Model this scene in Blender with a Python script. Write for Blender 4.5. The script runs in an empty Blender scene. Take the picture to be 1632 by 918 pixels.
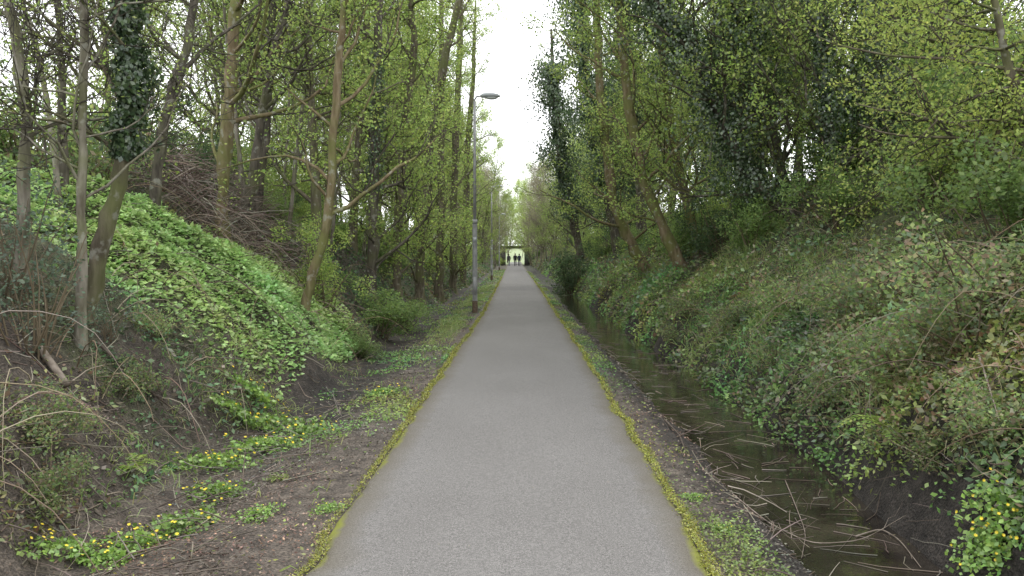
import bpy, math, bmesh
import numpy as np
rad=math.radians
F_=1281.; CX=826.; CY=407.; CH=1.6
scene=bpy.context.scene; COL=scene.collection
def at(px,py,Y): return np.array([(px-CX)/F_*Y, Y, CH+(CY-py)/F_*Y])
# ---------------------------------------------------------------- noise
_T=np.random.default_rng(3).random((256,256))
def vn(x,y):
    x=np.asarray(x,float); y=np.asarray(y,float)
    xi=np.floor(x).astype(int); yi=np.floor(y).astype(int)
    fx=x-xi; fy=y-yi; fx=fx*fx*(3-2*fx); fy=fy*fy*(3-2*fy)
    a=_T[xi&255,yi&255]; b=_T[(xi+1)&255,yi&255]; c=_T[xi&255,(yi+1)&255]; d=_T[(xi+1)&255,(yi+1)&255]
    return (a*(1-fx)+b*fx)*(1-fy)+(c*(1-fx)+d*fx)*fy
def fbm(x,y,o=4):
    s=0; a=1.0
    for i in range(o):
        s=s+a*(vn(x,y)-.5); x=x*2.03+17.3; y=y*2.03+5.1; a*=.5
    return s*.6
def sst(a,b,x):
    t=np.clip((np.asarray(x,float)-a)/(b-a),0,1); return t*t*(3-2*t)
def drift(y): return -0.5*sst(35,125,y)
def H(x,y):
    x=np.asarray(x,float); y=np.asarray(y,float)
    xs=x-drift(y); far=1-sst(138,165,y)
    fl=2.6+.9*fbm(y*.3+9,y*0+3,2)
    tl=np.maximum(-xs-fl,0); sl=1.25-.3*sst(14,35,y)
    hl=(3.5+.05*tl)*(1-np.exp(-sl*tl/3.5))
    fr=2.58+.9*fbm(y*.55+29,y*0+13,3)
    tr=np.maximum(xs-fr,0)
    hr=5.2*(1-np.exp(-.9*tr/5.2))+.25*(1-np.exp(-tr/.15))
    ax=np.abs(xs)
    n=fbm(x*.8,y*.8,5)
    z=-.014+(hl+hr)*far
    z=z+n*far*(.10*sst(1.35,2.1,ax)+.65*sst(2.9,4.5,ax))
    z=z+fbm(x*2.1+7,y*2.1,4)*.30*sst(2.7,3.3,ax)*far
    z=z+fbm(x*5,y*5,3)*.05*sst(1.4,1.9,ax)*far
    z=z-.10*np.exp(-((xs+2.2)/.38)**2)*far
    dep=.27-.15*sst(20,40,y)+.24*fbm(x*2.+3,y*1.3,4)
    z=z-dep*np.exp(-((xs-2.07)/.52)**4)*far
    z=z+4.5*sst(195,330,y)
    return z
def hit(px,py,y0=3.,y1=120.):
    Y=np.linspace(y0,y1,4000)
    z=CH+(CY-py)/F_*Y; h=H((px-CX)/F_*Y,Y)
    k=np.argmax(h>=z)
    return float(Y[k]) if h[k]>=z[k] else 20.
# ---------------------------------------------------------------- mesh builder (quads)
class MB:
    def __init__(s): s.V=[];s.Q=[];s.C=[];s.n=0
    def add(s,v,q,c=(.5,.5,.5)):
        v=np.asarray(v,float).reshape(-1,3); q=np.asarray(q,int).reshape(-1,4)
        c=np.asarray(c,float)
        if c.ndim==1: c=np.tile(c,(len(q),1))
        s.V.append(v); s.Q.append(q+s.n); s.C.append(c); s.n+=len(v)
    def tube(s,P,r,k=6,c=(.5,.5,.5),cap=False):
        P=np.asarray(P,float); r=np.broadcast_to(np.asarray(r,float),(len(P),))
        T=np.gradient(P,axis=0); T/=np.linalg.norm(T,axis=1)[:,None]+1e-9
        m=T.mean(0); ref=np.eye(3)[np.argmin(np.abs(m))]
        U=np.cross(T,ref); U/=np.linalg.norm(U,axis=1)[:,None]+1e-9
        W=np.cross(T,U); a=np.arange(k)*2*math.pi/k
        ring=P[:,None,:]+r[:,None,None]*(U[:,None,:]*np.cos(a)[None,:,None]+W[:,None,:]*np.sin(a)[None,:,None])
        s.grid_rings(ring,c,cap)
    def grid_rings(s,ring,c=(.5,.5,.5),cap=False):
        n,k=ring.shape[:2]
        i=np.arange(n-1)[:,None]; j=np.arange(k)[None,:]; j2=(j+1)%k
        q=np.stack([i*k+j,i*k+j2,(i+1)*k+j2,(i+1)*k+j],-1).reshape(-1,4)
        v=ring.reshape(-1,3)
        if cap:
            v=np.vstack([v,ring[0].mean(0),ring[-1].mean(0)]); b=n*k
            cq=[]
            for a0 in range(0,k,2):
                cq.append([b,(a0+2)%k,(a0+1)%k,a0]); o=(n-1)*k
                cq.append([b+1,o+a0,o+(a0+1)%k,o+(a0+2)%k])
            q=np.vstack([q,np.array(cq)])
        s.add(v,q,c)
    def box(s,a,b,c=(.5,.5,.5)):
        x0,y0,z0=a;x1,y1,z1=b
        v=[(x0,y0,z0),(x1,y0,z0),(x1,y1,z0),(x0,y1,z0),(x0,y0,z1),(x1,y0,z1),(x1,y1,z1),(x0,y1,z1)]
        s.add(v,[(0,3,2,1),(4,5,6,7),(0,1,5,4),(1,2,6,5),(2,3,7,6),(3,0,4,7)],c)
    def cards(s,p,d,side,L,W,c,fold=.12):
        n=len(p); L=np.broadcast_to(L,(n,))[:,None]; W=np.broadcast_to(W,(n,))[:,None]
        nn=np.cross(d,side)
        v=np.stack([p, p+d*L*.45+side*W*.5+nn*W*fold, p+d*L, p+d*L*.45-side*W*.5+nn*W*fold],1).reshape(-1,3)
        s.add(v,np.arange(4*n).reshape(-1,4),c)
    def build(s,name,mat,parent=None,smooth=False,origin=(0,0,0)):
        V=np.vstack(s.V)-np.asarray(origin,float); Q=np.vstack(s.Q); Cc=np.vstack(s.C)
        me=bpy.data.meshes.new(name)
        me.vertices.add(len(V)); me.vertices.foreach_set('co',V.astype(np.float32).ravel())
        me.loops.add(Q.size); me.loops.foreach_set('vertex_index',Q.astype(np.int32).ravel())
        me.polygons.add(len(Q)); me.polygons.foreach_set('loop_start',np.arange(0,Q.size,4,dtype=np.int32))
        me.polygons.foreach_set('loop_total',np.full(len(Q),4,dtype=np.int32))
        if smooth: me.polygons.foreach_set('use_smooth',np.ones(len(Q),dtype=bool))
        me.update(calc_edges=True)
        a=me.attributes.new('col','FLOAT_COLOR','FACE')
        a.data.foreach_set('color',np.hstack([Cc,np.ones((len(Cc),1))]).astype(np.float32).ravel())
        me.materials.append(mat)
        o=bpy.data.objects.new(name,me); COL.objects.link(o)
        if parent is not None: o.parent=parent
        else: o.location=origin
        return o
def unit(v): return v/(np.linalg.norm(v,axis=-1,keepdims=True)+1e-9)
def leafset(mb,rng,p,size,pal,up=.6,wr=.6,jit=.35,down=0.0,mod=None):
    n=len(p)
    if n==0: return
    nrm=unit(rng.normal(size=(n,3))+np.array([0,0,up*2]))
    d=unit(np.cross(nrm,rng.normal(size=(n,3)))+np.array([0,0,-down]))
    side=unit(np.cross(d,nrm))
    L=size*(1+jit*rng.uniform(-1,1,n))
    c=colors(rng,n,pal)
    if mod is not None: c=np.clip(c*mod,0,.9)
    mb.cards(p,d,side,L,L*wr,c)
def colors(rng,n,pal,j=.25):
    pal=np.asarray(pal,float); c=pal[rng.integers(0,len(pal),n)]
    return np.clip(c*(1+j*rng.uniform(-1,1,(n,1)))*(1+.08*rng.uniform(-1,1,(n,3))),0,1)
# ---------------------------------------------------------------- materials
def newmat(name):
    m=bpy.data.materials.new(name); m.use_nodes=True; nt=m.node_tree; nt.nodes.clear()
    return m,nt,nt.nodes,nt.links
def N(nt,t,**k):
    n=nt.nodes.new(t)
    for a,b in k.items(): setattr(n,a,b)
    return n
def foliage(name,trans=.35,gloss=.05,rough=.4,gain=1.0):
    m,nt,ns,ln=newmat(name)
    at_=N(nt,'ShaderNodeAttribute',attribute_name='col')
    oi=N(nt,'ShaderNodeObjectInfo'); mr=N(nt,'ShaderNodeMapRange'); mr.inputs[3].default_value=.78*gain; mr.inputs[4].default_value=1.2*gain
    ln.new(oi.outputs['Random'],mr.inputs[0])
    mu=N(nt,'ShaderNodeVectorMath',operation='SCALE'); ln.new(at_.outputs['Color'],mu.inputs[0]); ln.new(mr.outputs[0],mu.inputs['Scale'])
    df=N(nt,'ShaderNodeBsdfDiffuse'); tr=N(nt,'ShaderNodeBsdfTranslucent'); gl=N(nt,'ShaderNodeBsdfGlossy'); gl.inputs['Roughness'].default_value=rough
    ln.new(mu.outputs[0],df.inputs[0])
    hs=N(nt,'ShaderNodeHueSaturation'); hs.inputs['Hue'].default_value=.495; hs.inputs['Value'].default_value=1.6; ln.new(mu.outputs[0],hs.inputs['Color']); ln.new(hs.outputs[0],tr.inputs[0])
    mx=N(nt,'ShaderNodeMixShader'); mx.inputs[0].default_value=trans; ln.new(df.outputs[0],mx.inputs[1]); ln.new(tr.outputs[0],mx.inputs[2])
    m2=N(nt,'ShaderNodeMixShader'); m2.inputs[0].default_value=gloss; ln.new(mx.outputs[0],m2.inputs[1]); ln.new(gl.outputs[0],m2.inputs[2])
    out=N(nt,'ShaderNodeOutputMaterial'); ln.new(m2.outputs[0],out.inputs[0]); return m
def ramp_noise(nt,scale,c1,c2,lo=.4,hi=.6,detail=6,vec=None,stretch=None):
    tc=N(nt,'ShaderNodeTexCoord'); no=N(nt,'ShaderNodeTexNoise'); no.inputs['Scale'].default_value=scale; no.inputs['Detail'].default_value=detail
    mp=N(nt,'ShaderNodeMapping'); nt.links.new(tc.outputs['Object'],mp.inputs[0]); nt.links.new(mp.outputs[0],no.inputs[0])
    if stretch: mp.inputs['Scale'].default_value=stretch
    r=N(nt,'ShaderNodeValToRGB'); r.color_ramp.elements[0].position=lo; r.color_ramp.elements[1].position=hi
    r.color_ramp.elements[0].color=(*c1,1); r.color_ramp.elements[1].color=(*c2,1)
    nt.links.new(no.outputs[0],r.inputs[0]); return no,r
def mixc(nt,f,a,b,mode='MIX'):
    m=N(nt,'ShaderNodeMix',data_type='RGBA',blend_type=mode)
    if isinstance(f,float): m.inputs[0].default_value=f
    else: nt.links.new(f,m.inputs[0])
    for s,v in ((6,a),(7,b)):
        if isinstance(v,tuple): m.inputs[s].default_value=(*v,1)
        else: nt.links.new(v,m.inputs[s])
    return m.outputs[2]
def surf(nt,color,rough=.8,bump=None,bs=.3,bd=.02,metal=0,spec=.3):
    b=N(nt,'ShaderNodeBsdfPrincipled'); b.inputs['Roughness'].default_value=rough; b.inputs['Metallic'].default_value=metal
    b.inputs['Specular IOR Level'].default_value=spec
    if isinstance(color,tuple): b.inputs['Base Color'].default_value=(*color,1)
    else: nt.links.new(color,b.inputs['Base Color'])
    if bump is not None:
        bp=N(nt,'ShaderNodeBump'); bp.inputs['Strength'].default_value=bs; bp.inputs['Distance'].default_value=bd
        nt.links.new(bump,bp.inputs['Height']); nt.links.new(bp.outputs[0],b.inputs['Normal'])
    o=N(nt,'ShaderNodeOutputMaterial'); nt.links.new(b.outputs[0],o.inputs[0]); return b
def bark(name,c1,c2,moss,mlo=.5,mhi=.62,mossamt=.8):
    m,nt,ns,ln=newmat(name)
    n1,r1=ramp_noise(nt,14,c1,c2,.35,.65,8,stretch=(1,1,.25))
    n2,r2=ramp_noise(nt,2.2,(0,0,0),(mossamt,)*3,mlo,mhi,6)
    n3,r3=ramp_noise(nt,9,(0,0,0),(.55,.55,.55),.58,.66,3)
    c=mixc(nt,r2.outputs[0],r1.outputs[0],moss)
    c=mixc(nt,r3.outputs[0],c,(.30,.30,.25))
    surf(nt,c,.9,n1.outputs[0],.9,.04,spec=.15); return m
M={}
M['leaf']=foliage('leaf_green',.48,.03,.5)
M['ivy']=foliage('ivy_leaf',.2,.07,.35)
M['ground_leaf']=foliage('ground_leaf',.3,.05,.4)
M['twig']=foliage('twig_brown',0.0,.02,.6)
M['bark_pale']=bark('bark_pale',(.10,.085,.065),(.27,.25,.20),(.13,.14,.06),.45,.6,.7)
M['bark_moss']=bark('bark_moss',(.12,.09,.05),(.23,.185,.115),(.14,.15,.05),.42,.6,.85)
M['bark_dark']=bark('bark_dark',(.05,.043,.035),(.13,.115,.09),(.10,.11,.045),.48,.65,.7)
M['bark_mid']=bark('bark_mid',(.08,.068,.048),(.18,.155,.11),(.12,.135,.05),.45,.62,.8)
# ground
m,nt,ns,ln=newmat('ground_soil')
a_=N(nt,'ShaderNodeAttribute',attribute_name='gcol')
n1,r1=ramp_noise(nt,9,(.45,.43,.42),(1.5,1.47,1.4),.3,.7,10)
n2,r2=ramp_noise(nt,60,(.5,.5,.5),(1.5,1.46,1.42),.35,.65,4)
c=mixc(nt,1.0,a_.outputs['Color'],r1.outputs[0],'MULTIPLY'); c=mixc(nt,1.0,c,r2.outputs[0],'MULTIPLY')
surf(nt,c,.75,n2.outputs[0],.9,.03,spec=.3); M['ground']=m
m,nt,ns,ln=newmat('path_asphalt')
a_=N(nt,'ShaderNodeAttribute',attribute_name='edge')
n1,r1=ramp_noise(nt,260,(.42,.42,.42),(1.58,1.58,1.58),.35,.65,3)
n2,r2=ramp_noise(nt,.9,(.93,.925,.92),(1.05,1.05,1.05),.35,.65,6,stretch=(1,.5,1))
n4,r4=ramp_noise(nt,75,(.82,.82,.82),(1.14,1.14,1.14),.4,.6,5)
c=mixc(nt,1.0,(.156,.150,.143),r1.outputs[0],'MULTIPLY'); c=mixc(nt,1.0,c,r2.outputs[0],'MULTIPLY'); c=mixc(nt,1.0,c,r4.outputs[0],'MULTIPLY')
vo=N(nt,'ShaderNodeTexVoronoi'); vo.inputs['Scale'].default_value=55; tc=N(nt,'ShaderNodeTexCoord'); ln.new(tc.outputs['Object'],vo.inputs[0])
sp=N(nt,'ShaderNodeMath',operation='LESS_THAN'); sp.inputs[1].default_value=.1; ln.new(vo.outputs['Distance'],sp.inputs[0])
c=mixc(nt,sp.outputs[0],c,(.06,.055,.05))
n3,r3=ramp_noise(nt,3.5,(0,0,0),(1,1,1),.2,.8,8)
ad=N(nt,'ShaderNodeMath',operation='ADD'); ln.new(a_.outputs['Fac'],ad.inputs[0])
sb=N(nt,'ShaderNodeMath',operation='MULTIPLY_ADD'); ln.new(r3.outputs[0],sb.inputs[0]); sb.inputs[1].default_value=.12; sb.inputs[2].default_value=-.06; ln.new(sb.outputs[0],ad.inputs[1])
mr=N(nt,'ShaderNodeMapRange'); mr.inputs[1].default_value=.24; mr.inputs[2].default_value=.03; ln.new(ad.outputs[0],mr.inputs[0]); 
mm=N(nt,'ShaderNodeMath',operation='MULTIPLY'); mm.inputs[1].default_value=.7; ln.new(mr.outputs[0],mm.inputs[0])
c=mixc(nt,mm.outputs[0],c,(.09,.075,.045))
mr2=N(nt,'ShaderNodeMapRange'); mr2.inputs[1].default_value=.06; mr2.inputs[2].default_value=.015; ln.new(ad.outputs[0],mr2.inputs[0])
c=mixc(nt,mr2.outputs[0],c,(.17,.18,.035))
surf(nt,c,.85,n1.outputs[0],.3,.006,spec=.25); M['path']=m
# water
m,nt,ns,ln=newmat('ditch_water')
n1,r1=ramp_noise(nt,2.5,(.014,.011,.009),(.042,.034,.025),.4,.65,8)
n2,_=ramp_noise(nt,7,(0,0,0),(1,1,1),.3,.7,4)
b=surf(nt,r1.outputs[0],.03,n2.outputs[0],.16,.02,spec=1.0); M['water']=m
def plain(name,c1,c2,scale=6,rough=.6,metal=0,bs=.2,spec=.3):
    m,nt,ns,ln=newmat(name); n,r=ramp_noise(nt,scale,c1,c2,.35,.65,6); surf(nt,r.outputs[0],rough,n.outputs[0],bs,.01,metal,spec); return m
M['steel']=plain('galvanised_steel',(.25,.25,.25),(.36,.36,.36),7,.55,0)
M['lamp_shell']=plain('lamp_shell',(.42,.44,.46),(.5,.52,.54),5,.4)
M['lens']=plain('lamp_lens',(.5,.52,.52),(.6,.62,.62),5,.15)
M['rust']=plain('rusty_base',(.09,.055,.035),(.16,.12,.09),18,.8)
M['stone']=plain('dark_stone',(.035,.033,.03),(.09,.085,.075),2.5,.9)
M['girder']=plain('dark_girder',(.02,.02,.02),(.045,.043,.04),3,.8)
M['wood']=plain('dead_wood',(.13,.105,.08),(.26,.22,.18),14,.85)
M['wood_dark']=plain('damp_dead_wood',(.05,.038,.028),(.13,.10,.08),14,.75)
M['cutend']=plain('cut_wood',(.3,.24,.17),(.42,.36,.27),20,.8)
M['skin']=plain('skin',(.40,.25,.19),(.45,.3,.22),5,.6)
M['hair']=plain('hair',(.02,.015,.01),(.04,.03,.02),20,.6)
for nm,c in (('navy',(.015,.02,.04)),('black',(.012,.012,.014)),('charcoal',(.03,.03,.034)),('jeans',(.02,.03,.055))):
    M[nm]=plain('cloth_'+nm,c,tuple(v*1.4 for v in c),9,.85)
# ---------------------------------------------------------------- tagging
def tag(o,label,cat,group=None,kind=None):
    if label: o['label']=label
    if cat: o['category']=cat
    if group: o['group']=group
    if kind: o['kind']=kind
    return o
def empty(name,loc,label,cat,group=None,rz=0):
    o=bpy.data.objects.new(name,None); COL.objects.link(o); o.location=[float(v) for v in loc]; o.rotation_euler=(0,0,rz); o.empty_display_size=.3
    return tag(o,label,cat,group)
# ---------------------------------------------------------------- ground
xs_=np.concatenate([-np.geomspace(400,9,26)[:-1],np.linspace(-9,-5.2,40),np.arange(-5.1,5.1,.055),np.linspace(5.2,9.5,44),np.geomspace(10,400,26)])
ys_=np.concatenate([np.linspace(-30,1.5,12),np.arange(1.8,14,.055),np.geomspace(14,170,260)[1:],np.geomspace(175,900,30)])
X,Y=np.meshgrid(xs_,ys_); Z=H(X,Y)
nv=X.size; me=bpy.data.meshes.new('ground')
V=np.stack([X,Y,Z],-1).reshape(-1,3); nr,nc=X.shape
i=np.arange(nr-1)[:,None]; j=np.arange(nc-1)[None,:]
Q=np.stack([i*nc+j,i*nc+j+1,(i+1)*nc+j+1,(i+1)*nc+j],-1).reshape(-1,4)
me.vertices.add(nv); me.vertices.foreach_set('co',V.astype(np.float32).ravel()); me.loops.add(Q.size); me.loops.foreach_set('vertex_index',Q.astype(np.int32).ravel())
me.polygons.add(len(Q)); me.polygons.foreach_set('loop_start',np.arange(0,Q.size,4,dtype=np.int32)); me.polygons.foreach_set('loop_total',np.full(len(Q),4,dtype=np.int32)); me.polygons.foreach_set('use_smooth',np.ones(len(Q),dtype=bool)); me.update(calc_edges=True)
x=V[:,0];y=V[:,1];xr=x-drift(y)
lit=np.array([.094,.081,.070]); mud=np.array([.026,.023,.021]); grn=np.array([.06,.08,.03]); soil=np.array([.055,.046,.038]); field=np.array([.20,.26,.13])
c=np.tile(lit,(nv,1))
def bl(c,t,col): t=np.clip(t,0,1)[:,None]; return c*(1-t)+col*t
nb=fbm(x*1.3,y*1.3,4)
c=bl(c,sst(2.5,2.9,-xr)*.85,soil)
c=bl(c,sst(1.15,1.4,xr),mud*1.3)
c=bl(c,sst(2.6,3.1,xr)*.9,(soil+grn)/2)
c=bl(c,sst(-.1,.2,fbm(x*.7+40,y*.7,3))*sst(2.6,3.2,np.abs(xr))*.6,grn)
c=bl(c,sst(-.05,.15,nb)*sst(18,30,y)*.8,grn)
c=bl(c,np.exp(-((xr+2.15)/.5)**4)*sst(6,9,y)*(.95+nb)*(1-sst(60,90,y)),mud)
c=bl(c,np.exp(-((xr+1.75)/.5)**2)*sst(.02,.22,nb)*1.0,mud)
c=bl(c,sst(138,150,y),field)
a=me.attributes.new('gcol','FLOAT_COLOR','POINT'); a.data.foreach_set('color',np.hstack([c,np.ones((nv,1))]).astype(np.float32).ravel())
me.materials.append(M['ground']); o=bpy.data.objects.new('ground',me); COL.objects.link(o); tag(o,'brown leaf-littered earth of the cutting with its two banks','ground',kind='structure')
# path
def edges(y):
    l=np.interp(y,[0,4,10,23,50,80,128,200],[-1.09,-1.09,-1.05,-.98,-1.15,-1.4,-1.8,-1.9])
    r=np.interp(y,[0,4,14,40,80,128,200],[1.0,1.0,1.06,1.05,.95,.8,.7]); return l,r
py_=np.concatenate([np.arange(-6,30,.12),np.geomspace(30,192,120)[1:]])
l,r=edges(py_); l=l+.09*fbm(py_*1.7,py_*0+2,4); r=r+.09*fbm(py_*1.7,py_*0+77,4)
u=np.array([0,.015,.04,.08,.14,.25,.4,.5,.6,.75,.86,.92,.96,.985,1.])
PX=l[:,None]*(1-u)+r[:,None]*u; PY=np.repeat(py_[:,None],len(u),1); PZ=.006+.03*(1-(2*u-1)**2)[None,:]+0*PX; PZ[:,0]=-.03; PZ[:,-1]=-.03
V=np.stack([PX,PY,PZ],-1).reshape(-1,3); nr,nc=PX.shape
i=np.arange(nr-1)[:,None]; j=np.arange(nc-1)[None,:]; Q=np.stack([i*nc+j,i*nc+j+1,(i+1)*nc+j+1,(i+1)*nc+j],-1).reshape(-1,4)
mb=MB(); mb.add(V,Q); o=mb.build('path',M['path'],smooth=True)
ed=(np.minimum(u,1-u)[None,:]*(r-l)[:,None]).ravel()
a=o.data.attributes.new('edge','FLOAT','POINT'); a.data.foreach_set('value',ed.astype(np.float32))
tag(o,'straight grey asphalt path with mossy yellow-green edges','path',kind='structure')
# water
wy=np.geomspace(2,60,80); mb=MB()
WV=np.stack([np.stack([np.full(80,1.15),wy,np.full(80,-.125)],-1),np.stack([np.full(80,3.0),wy,np.full(80,-.125)],-1)],1)
i=np.arange(79); mb.add(WV.reshape(-1,3),np.stack([2*i,2*i+1,2*i+3,2*i+2],-1)); o=mb.build('water',M['water']); tag(o,'dark shallow ditch water along the right of the path','water',kind='structure')
# ---------------------------------------------------------------- trees
def bpath(rng,p0,d,L,n,up,wob):
    pts=[p0]; d=d/np.linalg.norm(d)
    for k in range(n):
        d=d+np.array([0,0,up/n])+rng.normal(size=3)*wob; d/=np.linalg.norm(d); pts.append(pts[-1]+d*L/n)
    return np.array(pts)
BR=(.09,.078,.055)
def grow(rng,P,Rr,n1=18,l1=2.2,t0=.3,n2=5,n3=4,nl=12,ls=.06,pal=((.1,.16,.03),),up=.5,el=(.2,.9),side=8,bias=(0,0,0),brc=BR,spread=.22,wood=1.0):
    tm=MB(); cm=MB(); P=np.asarray(P,float)
    s=np.linspace(0,len(P)-1,len(P)*4); k=np.arange(len(P))
    Pf=np.stack([np.interp(s,k,P[:,a]) for a in range(3)],-1)
    for _ in range(3): Pf[1:-1]=(Pf[:-2]+2*Pf[1:-1]+Pf[2:])/4
    Rf=np.interp(s,k,Rr)*(1+.10*rng.normal(size=len(s)))
    Pf[1:-1]+=rng.normal(size=Pf[1:-1].shape)*Rf[1:-1,None]*.15
    Rf[0]*=1.5; Rf[1]*=1.15
    tm.tube(Pf,Rf,side,(.5,.5,.5))
    lp=[]
    nP=len(Pf)
    for a in range(n1):
        t=t0+(1-t0)*((a+rng.random())/n1); ii=min(int(t*(nP-1)),nP-2)
        az=rng.uniform(0,2*math.pi); e=rng.uniform(*el)
        d=np.array([math.cos(az)*math.cos(e),math.sin(az)*math.cos(e),math.sin(e)])+np.array(bias)
        L=l1*rng.uniform(.5,1.2)*(1.15-.6*t); r0=min(Rf[ii]*.5,.010+.014*L)*wood
        b=bpath(rng,Pf[ii],d,L,7,up,.19); br=np.linspace(r0,r0*.3,8); tm.tube(b,br,5)
        for q in range(n2):
            i2=rng.integers(2,8); d2=(b[i2]-b[i2-1])/np.linalg.norm(b[i2]-b[i2-1])+rng.normal(size=3)*.7
            L2=L*rng.uniform(.25,.5); b2=bpath(rng,b[i2],d2,L2,4,up*.6,.22); cm.tube(b2,np.linspace(br[i2]*.6,br[i2]*.25+.0015,5),3,brc)
            for w in range(n3):
                i3=rng.integers(1,5); L3=L2*rng.uniform(.4,.8)
                b3=bpath(rng,b2[i3],rng.normal(size=3)+d2*.6,L3,3,.2,.25); cm.tube(b3,np.linspace(.004,.002,4)*max(1,wood),3,brc)
                if nl:
                    m_=rng.integers(max(1,nl//2),nl+nl//2+1)
                    tt=rng.random(m_)*3; fl=np.minimum(tt.astype(int),2); fr=(tt-fl)[:,None]
                    lp.append(b3[fl]*(1-fr)+b3[fl+1]*fr+rng.normal(size=(m_,3))*spread*.35)
    if lp: leafset(cm,rng,np.vstack(lp),ls,pal,.35,.62,.4)
    if not cm.V: cm=None
    return tm,cm,Pf,Rf
def ivy(rng,Pf,Rf,z0,z1,n,thick,ls=.07,pal=((.045,.08,.035),(.065,.11,.045),(.095,.145,.058)),zf=None):
    mb=MB(); ii=np.where((Pf[:,2]>=z0)&(Pf[:,2]<=z1))[0]
    if len(ii)<2: ii=np.arange(1,len(Pf))
    lo,hi=ii[0],ii[-1]; t=rng.uniform(lo,max(hi,lo+1),n); k=np.minimum(t.astype(int),len(Pf)-2); f=(t-k)[:,None]
    p=Pf[k]*(1-f)+Pf[k+1]*f
    a=rng.uniform(0,2*math.pi,n); dirs=np.stack([np.cos(a),np.sin(a),rng.uniform(-.2,.3,n)],-1)
    lump=np.clip(.5+3.2*fbm(t*.9+50,a*1.2,4),.06,2.1)
    p=p+dirs*(Rf[k][:,None]+thick*(lump*rng.random(n)**.6)[:,None])
    nrm=unit(dirs+rng.normal(size=(n,3))*.6); d=unit(np.cross(nrm,rng.normal(size=(n,3)))*.9+np.array([0,0,-.7])); s=unit(np.cross(d,nrm))
    L=ls*rng.uniform(.6,1.3,n); mb.cards(p,d,s,L,L*.8,colors(rng,n,pal)); return mb
YG=((.26,.35,.085),(.22,.31,.08),(.32,.39,.11),(.18,.26,.07))
MG=((.14,.215,.065),(.18,.26,.075),(.11,.17,.055))
DG=((.05,.085,.036),(.07,.115,.045),(.09,.14,.055))
def pxtree(name,pts,w,mat,label,seed,Yd=None,ext=3.5,ivyspec=None,group=None,dY=0.0,**kw):
    rng=np.random.default_rng(seed)
    Yb=Yd if Yd else hit(*pts[0])
    P=[at(px,py,Yb+dY*(n/len(pts))) for n,(px,py) in enumerate(pts)]
    g=H(P[0][0],P[0][1]); base=P[0].copy(); base[2]=float(g)-.15
    if P[0][2]>g+.3: P=[base]+P
    else: P[0]=base
    P=[P[0]]+[p for p in P[1:] if p[2]>P[0][2]+.2]
    d=unit(P[-1]-P[-2]); d=unit(d*.6+np.array([0,0,.6]))
    P+= [P[-1]+d*ext*.5,P[-1]+d*ext]
    n=len(P); r0=w/2/F_*Yb; Rr=np.interp(np.arange(n),[0,n-3,n-1],[r0*1.15,r0*.75,r0*.25])
    root=empty(name,base,label,'tree',group)
    tm,cm,Pf,Rf=grow(rng,P,Rr,**kw)
    tm.build('trunk',mat,root,True,base)
    if cm: cm.build('crown',M['leaf'],root,False,base)
    if ivyspec:
        y0,y1,ni,th,ls=ivyspec; mb=ivy(rng,Pf,Rf,at(0,y0,Yb)[2],at(0,y1,Yb)[2],ni,th,ls); mb.build('ivy',M['ivy'],root,False,base)
    return root
bare=dict(n1=18,l1=1.5,n2=7,n3=5,nl=3,ls=.032,pal=YG,wood=.75)
pxtree('lichen_tree',[(28,430),(35,330),(48,190),(35,90),(18,0)],19,M['bark_pale'],'pale lichen-spotted tree trunk at the far left edge of the photo',11,**bare)
pxtree('slender_tree',[(122,545),(130,390),(128,300),(136,180),(140,0)],15,M['bark_pale'],'slender upright grey tree on the left bank in front of the ivy-clad leaning tree',12,**bare)
pxtree('ivy_tree',[(130,500),(165,370),(188,300),(210,200),(214,80),(210,0)],24,M['bark_mid'],'leaning tree on the left bank with dark ivy sleeving its upper trunk',13,ivyspec=(270,-80,6500,.15,.045),**bare)
pxtree('mossy_tree',[(352,383),(358,250),(368,150),(385,0)],22,M['bark_moss'],'straight brown mossy trunk rising from top of the bright leafy patch on left bank',14,n1=14,l1=2.6,t0=.2,n2=5,n3=4,nl=5,ls=.045,pal=YG,el=(0,.5))
pxtree('slim_tree',[(480,495),(500,430),(524,350),(532,230),(545,80),(552,0)],14,M['bark_moss'],'slim pale brown tree with crooked foot low on the left bank',15,n1=22,l1=2.2,n2=5,n3=4,nl=13,ls=.05,pal=YG)
pxtree('dark_tree',[(385,375),(405,280),(420,180),(450,60),(465,0)],17,M['bark_dark'],'dark leaning tree just right of the straight mossy trunk',16,Yd=14,n1=20,l1=2.,n2=5,n3=4,nl=9,ls=.05,pal=YG)
pxtree('dark_tree',[(402,365),(425,240),(430,150),(440,0)],14,M['bark_dark'],'second dark thin stem behind the straight mossy trunk',17,Yd=15,n1=18,l1=2.,n2=5,n3=4,nl=9,ls=.05,pal=YG)
pxtree('dark_tree',[(243,345),(255,220),(290,120),(318,0)],17,M['bark_dark'],'dark tree leaning right between the ivy-clad tree and the straight mossy trunk',18,Yd=11,n1=18,l1=1.8,n2=5,n3=4,nl=4,ls=.045,pal=YG)
pxtree('thin_tree',[(98,350),(85,200),(60,60),(38,0)],9,M['bark_pale'],'thin pale stem leaning left at the upper left of photo',19,Yd=9,**bare)
pxtree('thin_tree',[(100,330),(104,150),(98,0)],13,M['bark_dark'],'dark upright stem behind the slender grey tree',20,Yd=9.5,**bare)
gl=dict(n1=30,l1=2.2,t0=.12,n2=5,n3=4,nl=20,ls=.062,pal=YG)
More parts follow.
